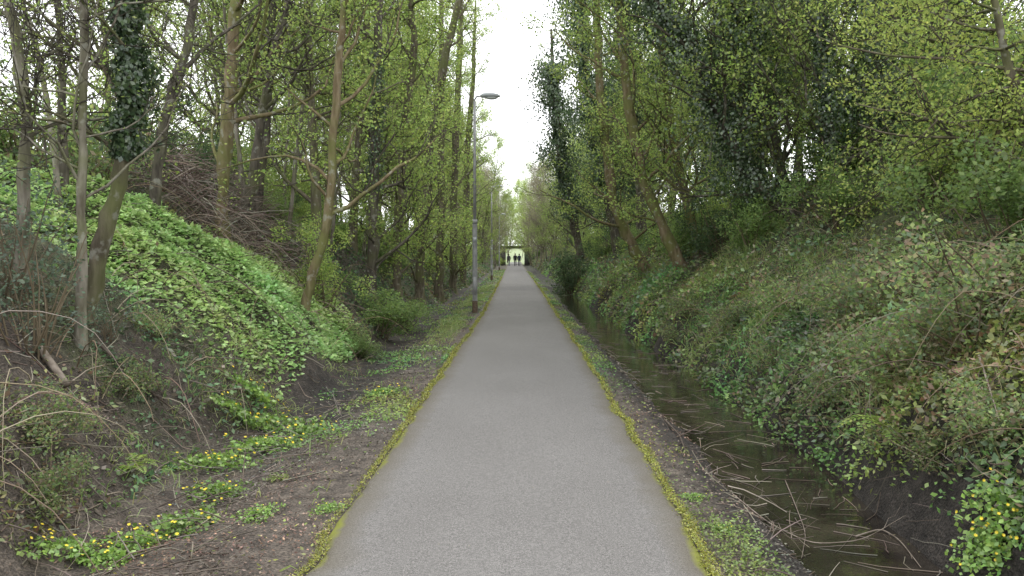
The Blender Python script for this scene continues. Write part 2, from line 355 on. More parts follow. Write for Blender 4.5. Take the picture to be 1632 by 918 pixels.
for q,(pts,w,Yd) in enumerate([([(592,425),(600,200),(608,0)],16,17),([(632,425),(640,250),(664,80),(655,0)],13,20),([(668,430),(690,200),(712,90),(735,0)],14,24),([(560,410),(575,200),(590,0)],12,19),([(505,395),(500,200),(492,0)],13,16),([(700,430),(705,250),(705,80)],12,28),([(722,430),(726,250),(735,60)],12,33),([(738,430),(742,300),(755,120)],10,40)]):
    pxtree('leafy_tree',pts,w,M['bark_mid'] if q else M['bark_dark'],['ivy-wrapped dark stem with fresh leaves right of the slim crooked-footed tree','slim leafy tree left of the first lamp post bending slightly right','leafy tree leaning right towards the top of the first lamp post','thin upright leafy stem just right of the slim crooked-footed tree','thin dark stem just left of the slim crooked-footed tree','upright leafy stem two stems left of the first lamp post','leafy tree reaching over the first lamp post from behind it','slim tree just beyond the first lamp post whose twigs reach over the path'][q],30+q,Yd=Yd,ivyspec=(330,40,1800,.12,.055) if q==0 else None,**gl)
rg=dict(n1=28,l1=2.2,t0=.15,n2=5,n3=4,nl=18,ls=.062,pal=YG)
pxtree('curved_tree',[(1035,425),(1000,380),(978,330),(965,240),(955,150),(950,40)],16,M['bark_moss'],'leftmost mossy trunk curving up out of the right bank',41,Yd=22,**rg)
pxtree('curved_tree',[(1090,418),(1050,350),(1020,280),(1003,190),(990,90),(985,0)],17,M['bark_moss'],'second mossy curving trunk on right bank with a pale scar',42,Yd=18,**rg)
pxtree('curved_tree',[(1112,412),(1105,370),(1080,270),(1065,190),(1050,60)],14,M['bark_moss'],'third mossy trunk on right bank just right of the two curved ones',43,Yd=18.5,**rg)
pxtree('ivy_tree',[(1275,425),(1255,380),(1200,300),(1150,200),(1110,110),(1070,50),(1020,-20)],15,M['bark_dark'],'heavily ivy-covered trunk leaning left across the right bank trees',44,Yd=15,ivyspec=(320,-160,19000,1.15,.06),**dict(rg,nl=10))
pxtree('dark_tree',[(1268,425),(1262,350),(1225,200),(1190,60),(1170,0)],14,M['bark_dark'],'upright dark tree sharing its foot with the left-leaning ivy-covered trunk',45,Yd=15,ivyspec=(200,-100,8000,.8,.06),**dict(rg,nl=12))
pxtree('ivy_tree',[(1410,335),(1405,230),(1395,120),(1405,0)],20,M['bark_dark'],'dark upright trunk with ivy crown left of the bright yellow-green foliage',46,Yd=14,ivyspec=(230,-60,10000,.85,.06),**dict(rg,nl=10))
pxtree('ivy_tree',[(1335,365),(1330,280),(1310,150),(1290,0)],13,M['bark_dark'],'ivy-clad tree between the left-leaning trunk and the dark upright one',47,Yd=14,ivyspec=(280,-60,5000,.38,.058),**dict(rg,nl=12))
pxtree('dark_tree',[(1185,390),(1172,200),(1150,0)],12,M['bark_dark'],'thin dark tree behind the left-leaning ivy-covered trunk',48,Yd=21,ivyspec=(230,-60,9000,1.0,.08),**dict(rg,nl=12))
for q,(pts,w,Yd,io) in enumerate([([(985,400),(965,300),(942,180),(925,60),(920,-20)],14,34,(340,-60,20000,1.7,.11)),([(925,405),(910,330),(890,240),(882,150)],13,45,(350,100,13000,1.7,.13)),([(1025,395),(1015,250),(1000,100),(990,0)],14,30,(230,-120,14000,1.5,.10))]):
    pxtree('ivy_tree',pts,w,M['bark_dark'],['ivy-smothered dark tree leaning over the right side of the path','farther dark ivy tree leaning over the path beyond the first','dark ivy-topped tree behind the leftmost mossy curved trunk'][q],50+q,Yd=Yd,ivyspec=io,**dict(rg,nl=8))
BRT=((.34,.42,.10),(.28,.36,.09),(.38,.45,.12))
pxtree('bright_tree',[(1640,330),(1620,180),(1575,40)],14,M['bark_mid'],'tree with bright yellow-green leaves at the upper right edge',60,Yd=8.5,ext=2,n1=34,l1=2.0,t0=.1,n2=6,n3=5,nl=14,ls=.046,pal=BRT,bias=(-.3,0,0),el=(-.2,.5),up=.1)
pxtree('bright_tree',[(1520,320),(1525,200),(1500,60),(1490,0)],12,M['bark_mid'],'small tree with yellow-green leaves left of the upper right one',61,Yd=11.5,ext=2,n1=30,l1=1.9,t0=.1,n2=6,n3=5,nl=13,ls=.05,pal=BRT,el=(-.1,.6),up=.2)
# prototypes
def proto(seed,h,style):
    rng=np.random.default_rng(seed)
    n=9; P=[np.array([0,0,-.4])]; d=np.array([rng.normal()*.08,rng.normal()*.08,1.])
    for k in range(n): d=unit(d+rng.normal(size=3)*.09*np.array([1,1,.2])+np.array([-P[-1][0]*.06,-P[-1][1]*.06,.25])); P.append(P[-1]+d*(h+.4)/n)
    r0={'bare':.07,'pole':.045}.get(style,.09); Rr=np.linspace(r0,r0*.15,len(P))
    pal={'yg':YG,'mg':MG,'bare':((.27,.25,.15),(.22,.20,.13)),'ivy':MG,'pole':YG}[style]
    kw=dict(yg=dict(n1=34,nl=20,ls=.082),mg=dict(n1=32,nl=20,ls=.082),bare=dict(n1=44,nl=6,ls=.06),ivy=dict(n1=24,nl=11,ls=.075),pole=dict(n1=20,nl=10,ls=.06))[style]
    tm,cm,Pf,Rf=grow(rng,P,Rr,l1=2.9 if style!='pole' else 1.5,t0=.16 if style!='pole' else .3,n2=5,n3=4,pal=pal,side=6,spread=.5 if style!='pole' else .3,wood=1.6 if style!='pole' else 1,up=.8,el=(.1,1.0),brc=(.24,.21,.17) if style=='bare' else (.12,.105,.075),**kw)
    tr=tm.build('trunk',M['bark_pale'] if style in('pole','bare') else (M['bark_mid'] if seed%2 else M['bark_dark']),None,True); cr=cm.build('crown',M['leaf'])
    iv=None
    if style=='ivy': iv=ivy(rng,Pf,Rf,.3,h*.85,9500,.95,.10).build('ivy',M['ivy'])
    return (tr,cr,iv)
PR={'yg':[proto(101,12,'yg'),proto(102,13.5,'yg'),proto(103,10.5,'yg')],'mg':[proto(104,12,'mg'),proto(105,11,'mg')],'bare':[proto(106,12,'bare'),proto(107,11,'bare')],'ivy':[proto(108,11,'ivy'),proto(109,12,'ivy')],'pole':[proto(110,9,'pole'),proto(111,10,'pole')]}
used=set()
def place(style,x,y,s,label,group,rng,sz=1.0,name=None):
    pr=PR[style][rng.integers(0,len(PR[style]))]; z=float(H(x,y))
    nm={'yg':'leafy_tree','mg':'leafy_tree','bare':'bare_tree','ivy':'ivy_tree','pole':'sapling'}[style]
    root=empty(nm,(x,y,z),label,'tree',group,rng.uniform(0,6.28)); root.scale=(s,s,s*sz)
    root.rotation_euler[0]=rng.normal()*.04; root.rotation_euler[1]=rng.normal()*.05
    for p in pr:
        if p is None: continue
        if p.name not in used: used.add(p.name); p.parent=root
        else:
            c=p.copy(); COL.objects.link(c); c.parent=root
rng=np.random.default_rng(500)
def row(side,x0,ylist,styles,label,group,s=(.8,1.1)):
    for y in ylist:
        x=(x0+rng.normal()*.5)*side+float(drift(y)); st=styles[rng.integers(0,len(styles))]
        place(st,x,float(y)+rng.normal()*.5,rng.uniform(*s),label,group,rng)
def yl(a,b,st,g=1.04):
    o=[];y=a
    while y<b: o.append(y); y+=st; st*=g
    return o
row(-1,4.9,yl(30,90,2.6,1.03),['yg','yg','bare','yg'],'slim fresh-leaved tree in the front row along the left bank, beyond the first lamp post','front row of trees along the left bank',(.8,1.0))
row(-1,3.3,yl(84,130,2.6,1.03),['bare','yg','bare'],'thin hazy tree of the left bank close to the far bridge','trees on the left bank near the bridge',(.85,1.1))
row(-1,7.4,yl(20,128,3.0,1.05),['yg','yg','mg','bare'],'leafy tree in the second row up the left bank','second row of trees on the left bank')
row(-1,10.8,yl(21,110,3.8,1.06),['yg','bare','yg'],'tree standing back on top of the left bank behind the brush heap and front trees','trees standing back on the left bank')
row(-1,15,yl(27,110,4.4,1.08),['yg','bare','bare'],'distant tree seen between trunks at the back of the left bank','back row of trees on the left')
row(-1,4.9,yl(14,42,1.5,1.03),['pole'],'thin pale sapling pole among the trees of the left bank before the second lamp','sapling poles on the left bank',(.8,1.15))
row(1,5.3,yl(20,45,2.1,1.03),['pole'],'thin pale sapling pole among the trees of the right bank','sapling poles on the right bank',(.8,1.15))
row(1,5.4,yl(33,85,3.0,1.03),['yg','mg','ivy','yg'],'tree in the front row along the right bank, beyond the curved mossy trunks','front row of trees along the right bank',(.75,.95))
row(1,3.2,yl(76,130,2.7,1.03),['bare','yg','bare'],'thin hazy tree of the right bank close to the far bridge','trees on the right bank near the bridge',(.85,1.05))
row(1,7.6,yl(14,128,2.5,1.06),['yg','ivy','mg','yg'],'leafy tree in the second row up the right bank','second row of trees on the right bank')
row(1,10.5,yl(11,120,2.9,1.07),['mg','yg','ivy','ivy'],'dense tree standing back on the right bank behind the front trunks','trees standing back on the right bank')
row(1,14.5,yl(14,110,3.6,1.09),['mg','yg','yg'],'leafy tree at the back of the right bank','back row of trees on the right')
for k in range(28):
    x=[-1,1][k%2]*(2.0+13*rng.random()**1.8)-.5; place('bare' if k%3 else 'yg',x,rng.uniform(142,185),rng.uniform(1.2,1.6),'hazy bare tree beyond the far bridge','trees beyond the bridge',rng)
for k in range(14):
    place(['yg','bare'][k%2],-26+k*3.8+rng.normal(),rng.uniform(215,250),rng.uniform(1.2,1.7),'small pale tree across the field beyond the bridge','trees across the far field',rng)
# ---------------------------------------------------------------- shrubs
def shrub(seed,pal,ls,n,rx,rz):
    rng=np.random.default_rng(seed); mb=MB(); 
    cs=rng.normal(size=(26,3))*np.array([rx*.45,rx*.45,rz*.28])+np.array([0,0,rz*.5]); cs[:,2]=np.abs(cs[:,2])
    k=rng.integers(0,26,n); p=cs[k]+unit(rng.normal(size=(n,3)))*(rng.random((n,1))**.4)*rx*.3; p[:,2]=np.abs(p[:,2])
    leafset(mb,rng,p,ls,pal,.5,.6,.4); st=MB()
    for c_ in cs:
        b=bpath(rng,np.array([rng.normal()*.08,rng.normal()*.08,-.15]),c_+np.array([0,0,.4]),np.linalg.norm(c_)*1.15,6,.1,.1); st.tube(b,np.linspace(.014,.004,7),4,(.12,.095,.06))
    return (st.build('stems',M['twig']),mb.build('leaves',M['leaf']))
RPL=((.14,.20,.07),(.18,.26,.085),(.10,.15,.06),(.23,.29,.10),(.20,.155,.095),(.14,.19,.10),(.22,.20,.12))
SH={'dark':shrub(201,DG,.055,5000,.8,1.2),'mid':shrub(202,MG,.055,5200,.8,1.1),'bright':shrub(203,YG,.05,4400,.8,1.3),'holly':shrub(204,((.08,.12,.075),(.11,.16,.10),(.14,.19,.13)),.045,900,.6,1.1),'bramble':shrub(205,RPL,.052,2600,.75,.55)}
def put_shrub(kind,x,y,s,label,group=None,sz=1.0):
    z=float(H(x,y)); root=empty({'mid':'green_shrub','bramble':'bramble_bush'}.get(kind,kind+'_shrub'),(x,y,z-.05),label,'shrub',group,rng.uniform(0,6.28)); root.scale=(s,s,s*sz)
    for p in SH[kind]:
        if p.name not in used: used.add(p.name); p.parent=root
        else: c=p.copy(); COL.objects.link(c); c.parent=root
def pshrub(kind,px,py,s,label,Yd=None,sz=1.0):
    Yb=Yd or hit(px,py); p=at(px,py,Yb); put_shrub(kind,p[0],Yb,s,label,None,sz)
pshrub('holly',45,560,.75,'grey-green sparse shrub at the lower left by the slender tree'); pshrub('holly',10,470,.8,'grey-green bush against the far left edge')
pshrub('holly',165,540,.35,'small blue-green seedling bush at the foot of the slender tree')
pshrub('bramble',60,260,1.3,'bramble tangle on the crest behind the two pale left trunks',10.5,1.3); pshrub('mid',5,260,1.0,'leafy bush on the crest at the far left edge',10.5); pshrub('bramble',150,270,1.1,'bramble tangle on the crest left of the brush heap',12,1.2)
pshrub('mid',605,415,.95,'dense green bush on the left bank right of the slim crooked-footed tree',15.5,.8); pshrub('bright',510,400,.85,'yellow-green bush beside the brush heap on left bank',13.5)
pshrub('mid',570,500,.5,'low mid-green bush on the face of the left bank',13,.7); pshrub('mid',640,460,.8,'fresh green bush low on the left bank left of the first lamp post',17.5,.7)
pshrub('dark',910,415,1.6,'very dark rounded bush at the foot of the right bank far along the path',36); pshrub('dark',1150,430,1.0,'dark bush at the foot of the mossy curved trunks',17)
pshrub('mid',1200,440,.9,'green bush left of the forked dark trunks on right bank',15); pshrub('mid',1340,400,.9,'leafy bush on the right bank beneath the ivy-clad tree',13)
pshrub('mid',1480,380,1.1,'green bush beneath the upright ivy-crowned trunk on right bank',11); pshrub('bright',1560,330,1.2,'bright bush beneath the yellow-green tree at right',9.5)
pshrub('mid',1630,400,1.0,'green bush at the right edge of the photo halfway down',7.5); pshrub('dark',250,175,1.3,'dark evergreen clump behind the ivy-clad leaning tree',15)
for px,py,s,lab in [(1340,650,.5,'bramble mound overhanging the near ditch water'),(1240,585,.5,'bramble mound above the middle of the ditch'),(1450,600,.75,'broad bramble mound on the near right bank'),(1560,560,.8,'bramble mound at right above the dry grass'),(1180,520,.6,'bramble mound below the forked dark trunks'),(1380,520,.9,'large bramble mound halfway up the right bank'),(1270,490,.75,'bramble mound just under the forked dark trunks'),(1600,690,.5,'bramble mound at the right edge near the bottom flowers'),(1100,500,.6,'bramble mound beneath the mossy curved trunks'),(1500,480,.9,'upper bramble mound on the right bank under the green bush'),(1075,540,.4,'small bramble mound at the far water edge'),(1490,730,.35,'low bramble mound right by the small fern'),(1600,480,.9,'bramble mound high at the right edge')]:
    pshrub('bramble',px,py,s,lab)
for px,py,s,lab in [(50,690,.45,'bramble tuft low at the left edge'),(190,620,.4,'bramble tuft below the slender tree on left bank'),(60,800,.4,'bramble tuft in the lower left corner above the flowers'),(560,545,.5,'bramble tuft at the lower end of the bright leafy patch'),(230,530,.4,'bramble tuft under the ivy-clad leaning tree')]:
    pshrub('bramble',px,py,s,lab)
for k in range(40):
    y=float(np.geomspace(17,120,40)[k])+rng.normal()*.5; 
    put_shrub(['mid','bright','bright','mid','dark'][k%5],-(3.6+rng.random()*1.7)+float(drift(y)),y,rng.uniform(.6,1.1),'bush in the undergrowth along the foot of the left bank beyond the first lamp post' if y>23 else 'bush in the undergrowth of the left bank before the first lamp post','undergrowth bushes along the left bank'+(' far' if y>23 else ' near'))
    y=float(np.geomspace(18,120,40)[k])+rng.normal()*.5
    put_shrub(['mid','bright','mid','bright','bramble'][k%5],(3.9+rng.random()*1.9)+float(drift(y)),y,rng.uniform(.6,1.1),'bush in the undergrowth along the foot of the right bank beyond the ditch water','undergrowth bushes along the right bank')
for k in range(16):
    y=rng.uniform(9,24); put_shrub(['mid','bright','bright','mid'][k%4],rng.uniform(6.5,9.5),y,rng.uniform(1.1,1.8),'tall bush filling the gaps high on the right bank','tall bushes high on the right bank')
    y=rng.uniform(17,30); put_shrub(['mid','bright','bright'][k%3],-rng.uniform(6.5,9.5),y,rng.uniform(1.,1.5),'tall bush filling the gaps high on the left bank','tall bushes high on the left bank')
# ---------------------------------------------------------------- ground cover (stuff)
def logy(rng,n,a,b,p=1.3):
    u=rng.random(n); q=1-p; return (a**q+u*(b**q-a**q))**(1/q)
def cover(name,label,seed,n,xf,ya,yb,size,pal,keep,hh=.3,mat='ground_leaf',up=.6,p=1.3,wr=.6,cat='ground cover',grow_=.5,jit=.35,vary=1.0):
    rng=np.random.default_rng(seed); y=logy(rng,n,ya,yb,p); x=xf(rng,n,y); k=keep(x,y,rng)>rng.random(n); x=x[k];y=y[k]
    cl=np.clip(.45+2.2*fbm(x*1.1+70,y*1.1,3),.04,1.6); z=H(x,y)+hh*cl*rng.random(len(x))**.7+.01
    t1=fbm(x*1.2+11,y*1.2+4,3)[:,None]*vary; t2=fbm(x*.9+61,y*.9+9,3)[:,None]*vary
    mod=np.clip(1+1.4*t1,.5,1.7)*(1+t2*np.array([[1.1,0.0,-.3]]))
    mb=MB(); leafset(mb,rng,np.stack([x,y,z],-1),size*(np.maximum(y,5)/6)**grow_,pal,up,wr,jit,0,mod)
    o=mb.build(name,M[mat]); return tag(o,label,cat,kind='stuff')
cover('brambles','tangled brambles and low green leaves covering the right bank',301,160000,lambda r,n,y:2.5+r.random(n)**1.2*6.5+drift(y),3,135,.046,RPL,lambda x,y,r:np.clip(.6+2.2*fbm(x*.8,y*.8,3),.06,1),.45,jit=.55)
def garl(x,y,r):
    c=-3.35-(12.6-y)*.34; w=1.35
    return np.clip(1.5-np.abs(x-c)/w+1.3*fbm(x*1.3,y*1.3,3),0,1)*sst(7.2,8.4,y)*(1-sst(13,14.5,y))
cover('ivy_carpet','low ivy and bramble leaves spread over the left bank',302,100000,lambda r,n,y:-(2.6+r.random(n)**1.1*4.5)+drift(y),3,135,.045,((.08,.125,.055),(.115,.175,.065),(.16,.22,.08),(.13,.105,.07)),lambda x,y,r:np.clip(.15+2.1*fbm(x*.9+5,y*.9,3)+.6*sst(11,16,y),.03,1)*(1-.85*np.clip(garl(x,y,r),0,1)),.24,jit=.5)
cover('leafy_patch','bright green broad-leaved patch spilling down the left bank below the mossy trunk',303,62000,lambda r,n,y:-r.uniform(2.6,6.8,n),7.0,14.8,.06,((.30,.46,.16),(.24,.38,.12),(.37,.52,.20)),garl,.2,up=1.2,p=.5,wr=.78,grow_=.1,vary=.35)
VG=((.15,.23,.06),(.21,.29,.07),(.12,.18,.05))
cover('verge_plants','small green weeds scattered on the left verge beside the path',304,36000,lambda r,n,y:-(1.12+r.random(n)**1.4*1.3)+drift(y),3.2,90,.028,VG,lambda x,y,r:np.clip(sst(.06,.24,fbm(x*1.1+90,y*.6,4))+.02+.3*sst(20,30,y),0,1),.05,up=1.0)
cover('verge_plants','small green weeds between the path edge and the ditch on the right',305,30000,lambda r,n,y:1.05+r.random(n)**1.4*.34+drift(y),3.2,80,.024,VG,lambda x,y,r:np.clip(-.02+2.0*fbm(x*1.6+20,y*.9,4)+.25*sst(6,9,y),.03,1),.05,up=1.0)
cover('nettles','fresh green waterside plants along the far edge of the ditch',306,38000,lambda r,n,y:2.4+r.random(n)*1.2+drift(y),3.5,80,.042,((.15,.26,.075),(.21,.33,.09),(.12,.2,.06)),lambda x,y,r:np.clip(.05+2.2*fbm(x*.9+33,y*.5,3)+.5*sst(9,12,y),0,1),.3)
for sgn,lab in ((-1,'yellow-green moss strip along the left edge of the path'),(1,'yellow-green moss strip along the right edge of the path')):
    rng2=np.random.default_rng(310+sgn); n=32000; y=logy(rng2,n,3,60,1.2); l_,r_=edges(y); e=l_ if sgn<0 else r_
    e=e+.09*fbm(y*1.7,y*0+(2 if sgn<0 else 77),4); x=e+rng2.normal(size=n)*.02+sgn*.008
    k=rng2.random(n)<np.clip(.7+2.0*fbm(y*1.2,y*0+sgn,3),.15,1); x=x[k];y=y[k]
    mb=MB(); z=np.where((x-e[k])*sgn>0,H(x,y)+.012,.012)+rng2.random(len(x))*.014
    leafset(mb,rng2,np.stack([x,y,z],-1),.011*(np.maximum(y,4)/4)**.6,((.27,.28,.05),(.33,.34,.065),(.17,.20,.045),(.14,.12,.05)),.8,.7); tag(mb.build('moss',M['ground_leaf']),lab,'moss',kind='stuff')
LP=((.17,.145,.12),(.125,.105,.085),(.08,.066,.055),(.25,.22,.18),(.11,.088,.07))
cover('leaf_litter','brown dead leaves and chips scattered over the left verge and bank',320,60000,lambda r,n,y:-(1.1+r.random(n)**1.0*3.6),3,30,.022,LP,lambda x,y,r:np.clip(.5+1.8*fbm(x*1.7,y*1.7,3),.03,1)*(1-.8*np.exp(-((x+2.15)/.45)**4)*sst(7,10,y)),.015,'twig',1.3,1.4,.5,'leaf litter')
cover('leaf_litter','dead leaves on the muddy strip and ditch sides at right',321,9000,lambda r,n,y:1.1+r.random(n)*.6,3,30,.022,LP,lambda x,y,r:np.ones_like(x)*.6,.012,'twig',1.3,1.4,.5,'leaf litter')
rng2=np.random.default_rng(322); mb=MB(); n=160; y=logy(rng2,n,3.5,25,1.1); x=rng2.uniform(-1,1,n); leafset(mb,rng2,np.stack([x,y,np.full(n,.045)],-1),.014,((.3,.27,.2),(.2,.15,.1),(.1,.08,.06)),3,.5); tag(mb.build('path_debris',M['twig']),'tiny leaf scraps lying on the asphalt path','leaf litter',kind='stuff')
rng2=np.random.default_rng(323); mb=MB(); n=900; y=logy(rng2,n,3.8,22,1.1); x=rng2.uniform(1.4,2.6,n); k=fbm(x*2,y*2,3)>-.02; x=x[k];y=y[k]; leafset(mb,rng2,np.stack([x,y,np.full(len(x),-.121)],-1),.015,((.2,.17,.1),(.12,.10,.05),(.12,.16,.04)),12,.6); tag(mb.build('floating_leaves',M['twig']),'leaf scraps floating on the dark ditch water','leaf litter',kind='stuff')
def twigs(name,label,seed,n,xf,ya,yb,Lr,rr,col,hz=.02,tilt=.15,cat='twigs',p=1.3):
    rng=np.random.default_rng(seed); y=logy(rng,n,ya,yb,p); x=xf(rng,n,y); mb=MB(); z=H(x,y)
    for q in range(n):
        L=rng.uniform(*Lr); a=rng.uniform(0,6.28); d=np.array([math.cos(a),math.sin(a),0.])
        P=bpath(rng,np.array([0.,0,0]),d+np.array([0,0,rng.normal()*tilt]),L,4,-.1,.14)+np.array([x[q],y[q],0])
        hgt=H(P[:,0],P[:,1]); P[:,2]=np.maximum(np.maximum(P[:,2]*1.0+z[q]+hz*rng.random(),hgt+.004),-.12 if x[q]>0 else -9)
        r=rng.uniform(*rr); mb.tube(P,np.linspace(r,r*.5,5),4,colors(rng,1,col)[0])
    return tag(mb.build(name,M['twig'],smooth=True),label,cat,kind='stuff')
TC=((.18,.155,.125),(.26,.23,.185),(.11,.09,.07),(.14,.115,.09))
twigs('fallen_twigs','dead twigs littering the left bank and verge',330,1900,lambda r,n,y:-(1.55+r.random(n)*3.4),3,22,(.08,.5),(.0015,.006),TC,.08)
twigs('fallen_twigs','dead twigs on the right ditch side and bank',331,850,lambda r,n,y:1.35+r.random(n)**1.3*3.6,3,22,(.08,.45),(.0015,.005),TC,.12)
rng2=np.random.default_rng(340)
for sgn,nn,lab in ((1,520,'thin brown bramble canes arching over the right bank'),(-1,220,'thin brown bramble canes arching over the left bank')):
    mb=MB(); y=logy(rng2,nn,3.2,24,1.2); x=sgn*(2.75+rng2.random(nn)*3.6)
    for q in range(nn):
        L=rng2.uniform(.5,1.5); a=rng2.uniform(0,6.28); P=bpath(rng2,np.array([x[q],y[q],float(H(x[q],y[q]))]),np.array([math.cos(a),math.sin(a),1.3]),L,8,-2.4,.08)
        P[:,2]=np.maximum(P[:,2],H(P[:,0],P[:,1])+.01); mb.tube(P,np.linspace(.005,.002,9),3,colors(rng2,1,((.2,.14,.10),(.26,.21,.14),(.31,.27,.2)))[0])
    tag(mb.build('bramble_canes',M['twig']),lab,'bramble canes',kind='stuff')
def grass(name,label,seed,n,cx,cy,sx,sy,L,pal,w=.006):
    rng=np.random.default_rng(seed); x=cx+rng.normal(size=n)*sx; y=cy+rng.normal(size=n)*sy
    k=((x<-1.2)|(x>2.6))&(fbm(x*1.3+31,y*1.3,3)>-.04)&(y>3); x=x[k];y=y[k];n=len(x); mb=MB()
    p=np.stack([x,y,H(x,y)],-1); d=unit(rng.normal(size=(n,3))*.6+np.array([-.2*np.sign(cx),-.1,.9])); s=unit(np.cross(d,rng.normal(size=(n,3)))); l=L*rng.uniform(.5,1.2,n)
    mid=p+d*l[:,None]*.55; d2=unit(d+np.array([0,0,-.9])); c=colors(rng,n,pal)
    mb.add(np.stack([p-s*w/2,p+s*w/2,mid+s*w/2,mid-s*w/2],1).reshape(-1,3),np.arange(4*n).reshape(-1,4),c)
    tip=mid+d2*l[:,None]*.45
    mb.add(np.stack([mid-s*w/2,mid+s*w/2,tip+s*.001,tip-s*.001],1).reshape(-1,3),np.arange(4*n).reshape(-1,4),c)
    return tag(mb.build(name,M['ground_leaf']),label,'grass',kind='stuff')
STR=((.38,.33,.18),(.29,.27,.13),(.19,.23,.08)); GR=((.16,.25,.07),(.22,.30,.09),(.28,.30,.12))
grass('dry_grass','straw-coloured dry grass on the right bank above the water',350,12000,3.3,5.8,.4,1.2,.28,STR)
grass('grass','green grass tufts on left bank edge',351,4000,-2.9,9.,.3,2.5,.16,GR)
grass('grass','grass growing on the right bank under the trees',352,18000,3.7,15,.9,6,.3,GR,.01)
grass('grass','grass along the left verge beside the first lamp post',353,9000,-1.55,27,.2,8,.14,GR,.009)
# brush heap
rng2=np.random.default_rng(360); mb=MB()
for q in range(2000):
    yy=12.5+5*rng2.random()+rng2.normal()*.3; xx=-(.375*yy+rng2.normal()*.75+.1); g=float(H(xx,yy)); hh=.15+.8*math.exp(-((xx+.40*yy)/1.2)**2)
    L=rng2.uniform(.3,1.1); a=rng2.normal()*.9+(math.pi if rng2.random()<.5 else 0); P=bpath(rng2,np.array([xx,yy,g+hh*rng2.random()]),np.array([math.cos(a),math.sin(a)*.6,rng2.normal()*.4-.15]),L,4,-.2,.2)
    P[:,2]=np.maximum(P[:,2],H(P[:,0],P[:,1])); r=rng2.uniform(.003,.010); mb.tube(P,np.linspace(r,r*.4,5),3,colors(rng2,1,((.17,.13,.105),(.23,.185,.15),(.11,.08,.065),(.30,.26,.215)))[0])
o=mb.build('brush_heap',M['twig'],None,False,(-5,14,0)); tag(o,'heap of brown dead branches on the left bank behind the mossy trunk','brush heap')
# celandine clumps
def celandine(seed):
    rng=np.random.default_rng(seed); mb=MB(); n=380; rr=rng.random(n)**.75*.42; a=rng.uniform(0,6.28,n); rr=rr*(.7+.4*np.sin(a*3+seed)*.6)
    p=np.stack([rr*np.cos(a),rr*np.sin(a)*.8,.02+.08*rng.random(n)*(1-rr/.55)],-1); leafset(mb,rng,p,.034,((.18,.30,.065),(.24,.37,.085),(.13,.22,.05)),.9,.9)
    return mb.build('leaves',M['ground_leaf'])
fl=MB(); az=np.arange(8)*math.pi/4; d=np.stack([np.cos(az),np.sin(az),np.full(8,.35)],-1); s=np.stack([-np.sin(az),np.cos(az),np.zeros(8)],-1)
fl.cards(np.tile([0,0,.12],(8,1)),unit(d),s,.013,.008,np.tile([.8,.65,.04],(8,1))); fl.tube(np.array([[0,0,.02],[0,0,.12]]),.0015,3,(.14,.22,.05))
FLW=fl.build('flower',M['ground_leaf'])
CE=[celandine(1),celandine(2),celandine(4)]
spots=[(395,635,1.3,'yellow-flowered clump at the foot of the left bank, farthest of the flowering patches'),(365,665,1.2,'flowering celandine clump just in front of the farthest one on left'),(430,688,1.3,'yellow-flowered clump nearest the path in the upper group on left'),(490,700,1.0,'low green flowering clump spreading toward the path at left'),(410,722,1.2,'flowering clump in the middle of the left verge'),(335,750,1.1,'flowering clump left of the middle of the left verge'),(340,800,.9,'rounded yellow-flowered clump in the lower left verge'),(405,830,.55,'small flowering clump beside the path at lower left'),(280,855,1.0,'broad celandine clump low on the left verge'),(205,880,.8,'celandine clump left of the broad low one'),(95,898,.9,'yellow-flowered clump in the bottom left corner'),(520,820,.4,'tiny yellow-flowered plant near the mossy path edge at left'),(160,908,.7,'green flowering clump at the bottom edge left'),(610,632,.9,'low green clump on the left verge close to the path, halfway to the lamp post'),(1150,850,.4,'small green celandine plant at right path edge near the bottom'),(1110,800,.35,'small celandine plant higher up the right path edge'),(1615,810,.8,'yellow-flowered clump at the bottom right beyond the ditch'),(1600,860,.9,'leafy flowering clump in the bottom right corner'),(1590,890,.7,'lowest flowering clump in the bottom right corner')]
for k,(px,py,s,lab) in enumerate(spots):
    Yb=hit(px,py); p=at(px,py,Yb); x0,y0=p[0],Yb; root=empty('celandine_clump',(x0,y0,float(H(x0,y0))),lab,'flowering plant'); root.scale=(s,s,s)
    pr=CE[k%3]
    if pr.name not in used: used.add(pr.name); pr.parent=root
    else: c=pr.copy(); COL.objects.link(c); c.parent=root
    gx=float(H(x0+.15,y0)-H(x0-.15,y0))/.3; gy=float(H(x0,y0+.15)-H(x0,y0-.15))/.3; root.rotation_euler=(math.atan(gy)*.8,-math.atan(gx)*.8,rng2.uniform(0,1.5))
    for f in range(14 if s>.6 else 4):
        c=FLW if 'fl' not in used else FLW.copy()
        if 'fl' in used: COL.objects.link(c)
        used.add('fl'); c.parent=root; r1=math.sqrt(rng2.random())*.3; a1=rng2.uniform(0,6.28); c.location=(r1*math.cos(a1),r1*math.sin(a1)*.8,rng2.uniform(-.02,.02)); c.rotation_euler=(rng2.normal()*.25+.25,rng2.normal()*.25,0)
